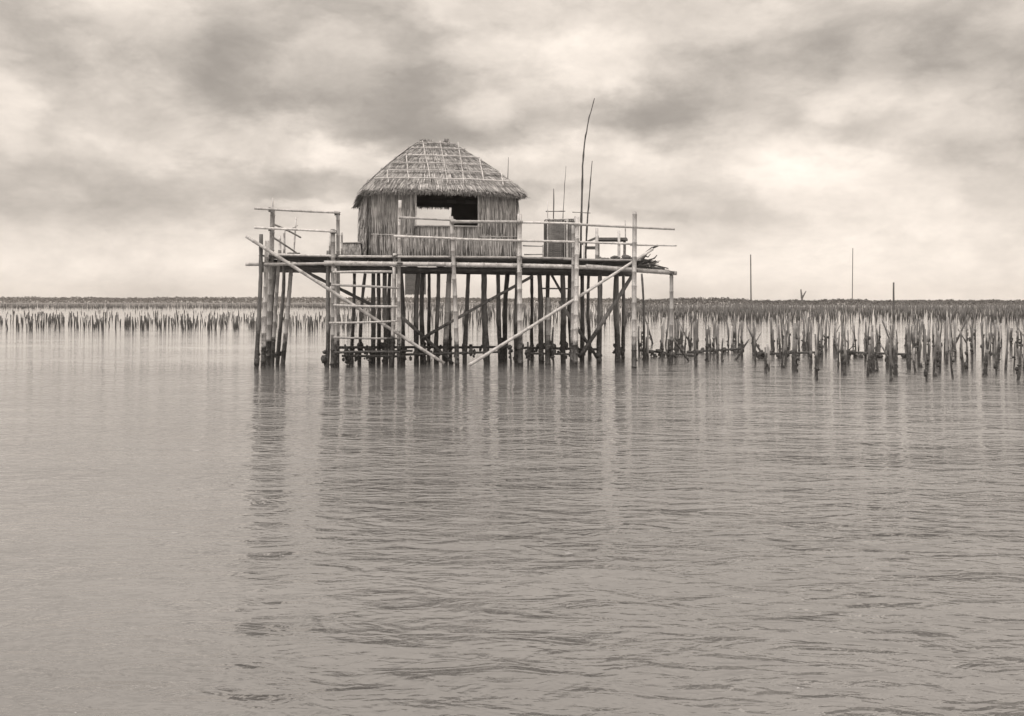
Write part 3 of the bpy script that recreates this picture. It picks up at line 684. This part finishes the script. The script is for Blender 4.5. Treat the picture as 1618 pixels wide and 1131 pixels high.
# ------------------------------------------------------------------ oyster stakes
spots = []
def edge_right(px):      # photo row where the near right bed begins
    if px < 1100: return 566 + (px - 1010) * .16
    if px < 1300: return 581 + (px - 1100) * .10
    return 601 + (px - 1300) * .02
def inwater(px, y): return F * EYE / (y - HY)
rnd = random.Random(21)
for k in range(5200):        # near bed, right
    d = math.sqrt(rnd.uniform(17.5 ** 2, 36.5 ** 2)); px = rnd.uniform(1008, 1700); y = HY + F * EYE / d
    if y > edge_right(px) + rnd.gauss(0, 3): continue
    # planted in loose rows
    x = (px - CX) * d / F; row = (x * .35 + d) / 1.9; 
    if abs(row - round(row)) > .26 and rnd.random() > .18: continue
    spots.append((x, d, 'right'))
rnd.shuffle(spots); near = []
for s_ in spots:
    if all((s_[0] - q[0]) ** 2 + (s_[1] - q[1]) ** 2 > .16 for q in near): near.append(s_)
near = near[:245]
far = []
def fill(pxa, pxb, ya, yb, n, side, hmin=.6, hmax=1.05):
    da, db = F * EYE / (yb - HY), F * EYE / (ya - HY)
    for k in range(n):
        d = rnd.uniform(da, db); px = rnd.uniform(pxa, pxb); x = (px - CX) * d / F
        q = noise.noise(Vector((x * .12, d * .035, 5))) + .6 * noise.noise(Vector((x * .5, d * .12, 9)))      # beds, gaps and boat lanes
        if q < -.2 and rnd.random() < .4: continue
        far.append((x, d, side, rnd.uniform(hmin * .6, hmax) * (1 + .35 * q)))
fill(985, 1760, 489, 509, 2500, 'far right'); fill(985, 1760, 483.5, 490, 1500, 'far right', .7, 1.1)
fill(-120, 560, 505, 520.5, 620, 'left', .32, .70); fill(-120, 620, 483.5, 487.5, 2600, 'left', .5, .85); fill(-120, 620, 493, 503, 200, 'left', .25, .42)
fill(540, 1000, 497, 512, 420, 'behind'); fill(540, 1000, 482, 492, 1200, 'behind', .7, 1.0)
def stake_mesh(mb, base, hgt, lean, r, rough=True, fork=False, clumps=0):
    top = base + Vector((lean[0] * hgt, lean[1] * hgt, hgt)); bot = base - Vector((lean[0] * .4, lean[1] * .4, .4))
    if rough: mb.log(bot, top, r * 1.1, r * .75, 7, .05, .22, .14)
    else: mb.tube([bot, base.lerp(top, .5), top], [r * 1.1, r, r * .8], 5)
    if fork: a = base.lerp(top, .6); mb.log(a, a + Vector((R(.1, .22) * random.choice((-1, 1)), R(-.1, .1), R(.2, .36))), r * .6, r * .4, 6, .03, .15, .12)
    for k in range(clumps):
        z = R(.0, .5) ; c_ = base.lerp(top, z) + Vector((R(-1, 1), R(-1, 1), 0)) * r * .9; mb.lump(c_, R(.018, .045), R(1.0, 2.4))
# prototypes of four looks, each drawn from a few individual shapes
kinds = {'crusted': [], 'pale': [], 'plain': [], 'forked': [], 'leaning': []}
for kd in kinds:
    for k in range(8):
        mb = MB(); ln = (R(-.05, .05), R(-.05, .05)); r = R(.020, .038)
        if kd == 'leaning': ln = (random.choice((-1, 1)) * R(.25, .5), R(-.15, .15))
        if kd == 'crusted': r *= 1.25
        stake_mesh(mb, Vector((0, 0, 0)), 1.0, ln, r, True, kd == 'forked', {'crusted': 7, 'pale': 0, 'plain': 2, 'forked': 3, 'leaning': 3}[kd])
        me = bpy.data.meshes.new('oyster_stake'); me.from_pydata(mb.v, [], mb.f); me.update(); me.polygons.foreach_set('use_smooth', [True] * len(me.polygons))
        me.materials.append(M['stake_pale' if kd == 'pale' else 'stake']); kinds[kd].append(me)
LAB = {'crusted': ('thick dark stake crusted with oyster clumps in the near bed right of the platform', 'crusted stakes in the near right bed'),
       'pale': ('slender pale bare stake standing upright in the near bed right of the platform', 'pale bare stakes in the near right bed'),
       'plain': ('plain grey upright stake in the near bed right of the platform', 'plain grey stakes in the near right bed'),
       'forked': ('grey stake with a forked side branch in the near bed right of the platform', 'forked stakes in the near right bed'),
       'leaning': ('stake leaning well over sideways in the near bed right of the platform', 'leaning stakes in the near right bed')}
def put_stake(kd, x, y, h_, label=None, group=None):
    o = bpy.data.objects.new('oyster_stake', random.choice(kinds[kd])); COL.objects.link(o); o.location = (x, y, 0)
    o.rotation_euler = (0, 0, R(0, 6.28) if kd != 'leaning' else R(-.4, .4) + random.choice((0, math.pi))); o.scale = (1, 1, h_)
    tag(o, label or LAB[kd][0], 'stake', group or LAB[kd][1]); return o
for (x, d, _) in near:
    kd = random.choices(list(kinds), (32, 14, 40, 8, 5))[0]; put_stake(kd, x, d, R(.5, 1.12) * (1.1 if kd == 'pale' else 1))
# the rest: one object
fs = MB()
for (x, d, side, h_) in far:
    stake_mesh(fs, Vector((x, d, 0)), h_, (R(-.12, .12), R(-.1, .1)), R(.022, .048) * (1 if d < 100 else 1.3), False)
tag(fs.build('distant_stakes', 'farstake'), 'dense distant rows of oyster stakes across the shallows towards the horizon', 'stakes', kind='stuff')
# low rails tied along the near bed
for (xa, ya, xb, yb, dd) in ((1012, 553, 1100, 562, 27.5), (1085, 556, 1170, 551, 29.5), (1190, 560, 1300, 556, 26.5), (1330, 556, 1440, 560, 27)):
    mb = MB(); a, b_ = P(xa, ya, dd), P(xb, yb, dd); mb.log(a, b_, .035, .03, 7, .02)
    for k in range(24): mb.lump(a.lerp(b_, R(0, 1)) + Vector((0, R(-.05, .05), R(-.12, .04))), R(.035, .08), R(.7, 1.3))
    px0 = (xa + xb) / 2
    lab = {1056: 'oyster-crusted rail lying low between stakes just right of the platform', 1127.5: 'oyster-crusted rail low between stakes under the left end of the horizon hill', 1245: 'oyster-crusted rail low among the stakes below the forked dead trunk', 1385: 'oyster-crusted rail low among the stakes in front of the short dark post'}[px0]
    tag(mb.build('stake_rail', 'shell', loc=tuple(a)), lab, 'rail')

# ------------------------------------------------------------------ sea haze
hb = MB(); hb.hexa([(x, y, z) for z in (-1.5, 9) for x, y in ((-700, -60), (700, -60), (700, 560), (-700, 560))])
m = bpy.data.materials.new('haze'); m.use_nodes = True; t = m.node_tree; t.nodes.remove(t.nodes['Principled BSDF'])
pv = t.nodes.new('ShaderNodeVolumePrincipled'); pv.inputs['Color'].default_value = (.97, .9, .84, 1); pv.inputs['Density'].default_value = .0005; pv.inputs['Anisotropy'].default_value = .2
t.links.new(pv.outputs[0], t.nodes['Material Output'].inputs['Volume']); M['haze'] = m
tag(hb.build('haze', 'haze', smooth=False), kind='stuff')

for o in bpy.data.objects:
    if '_o' in o: del o['_o']
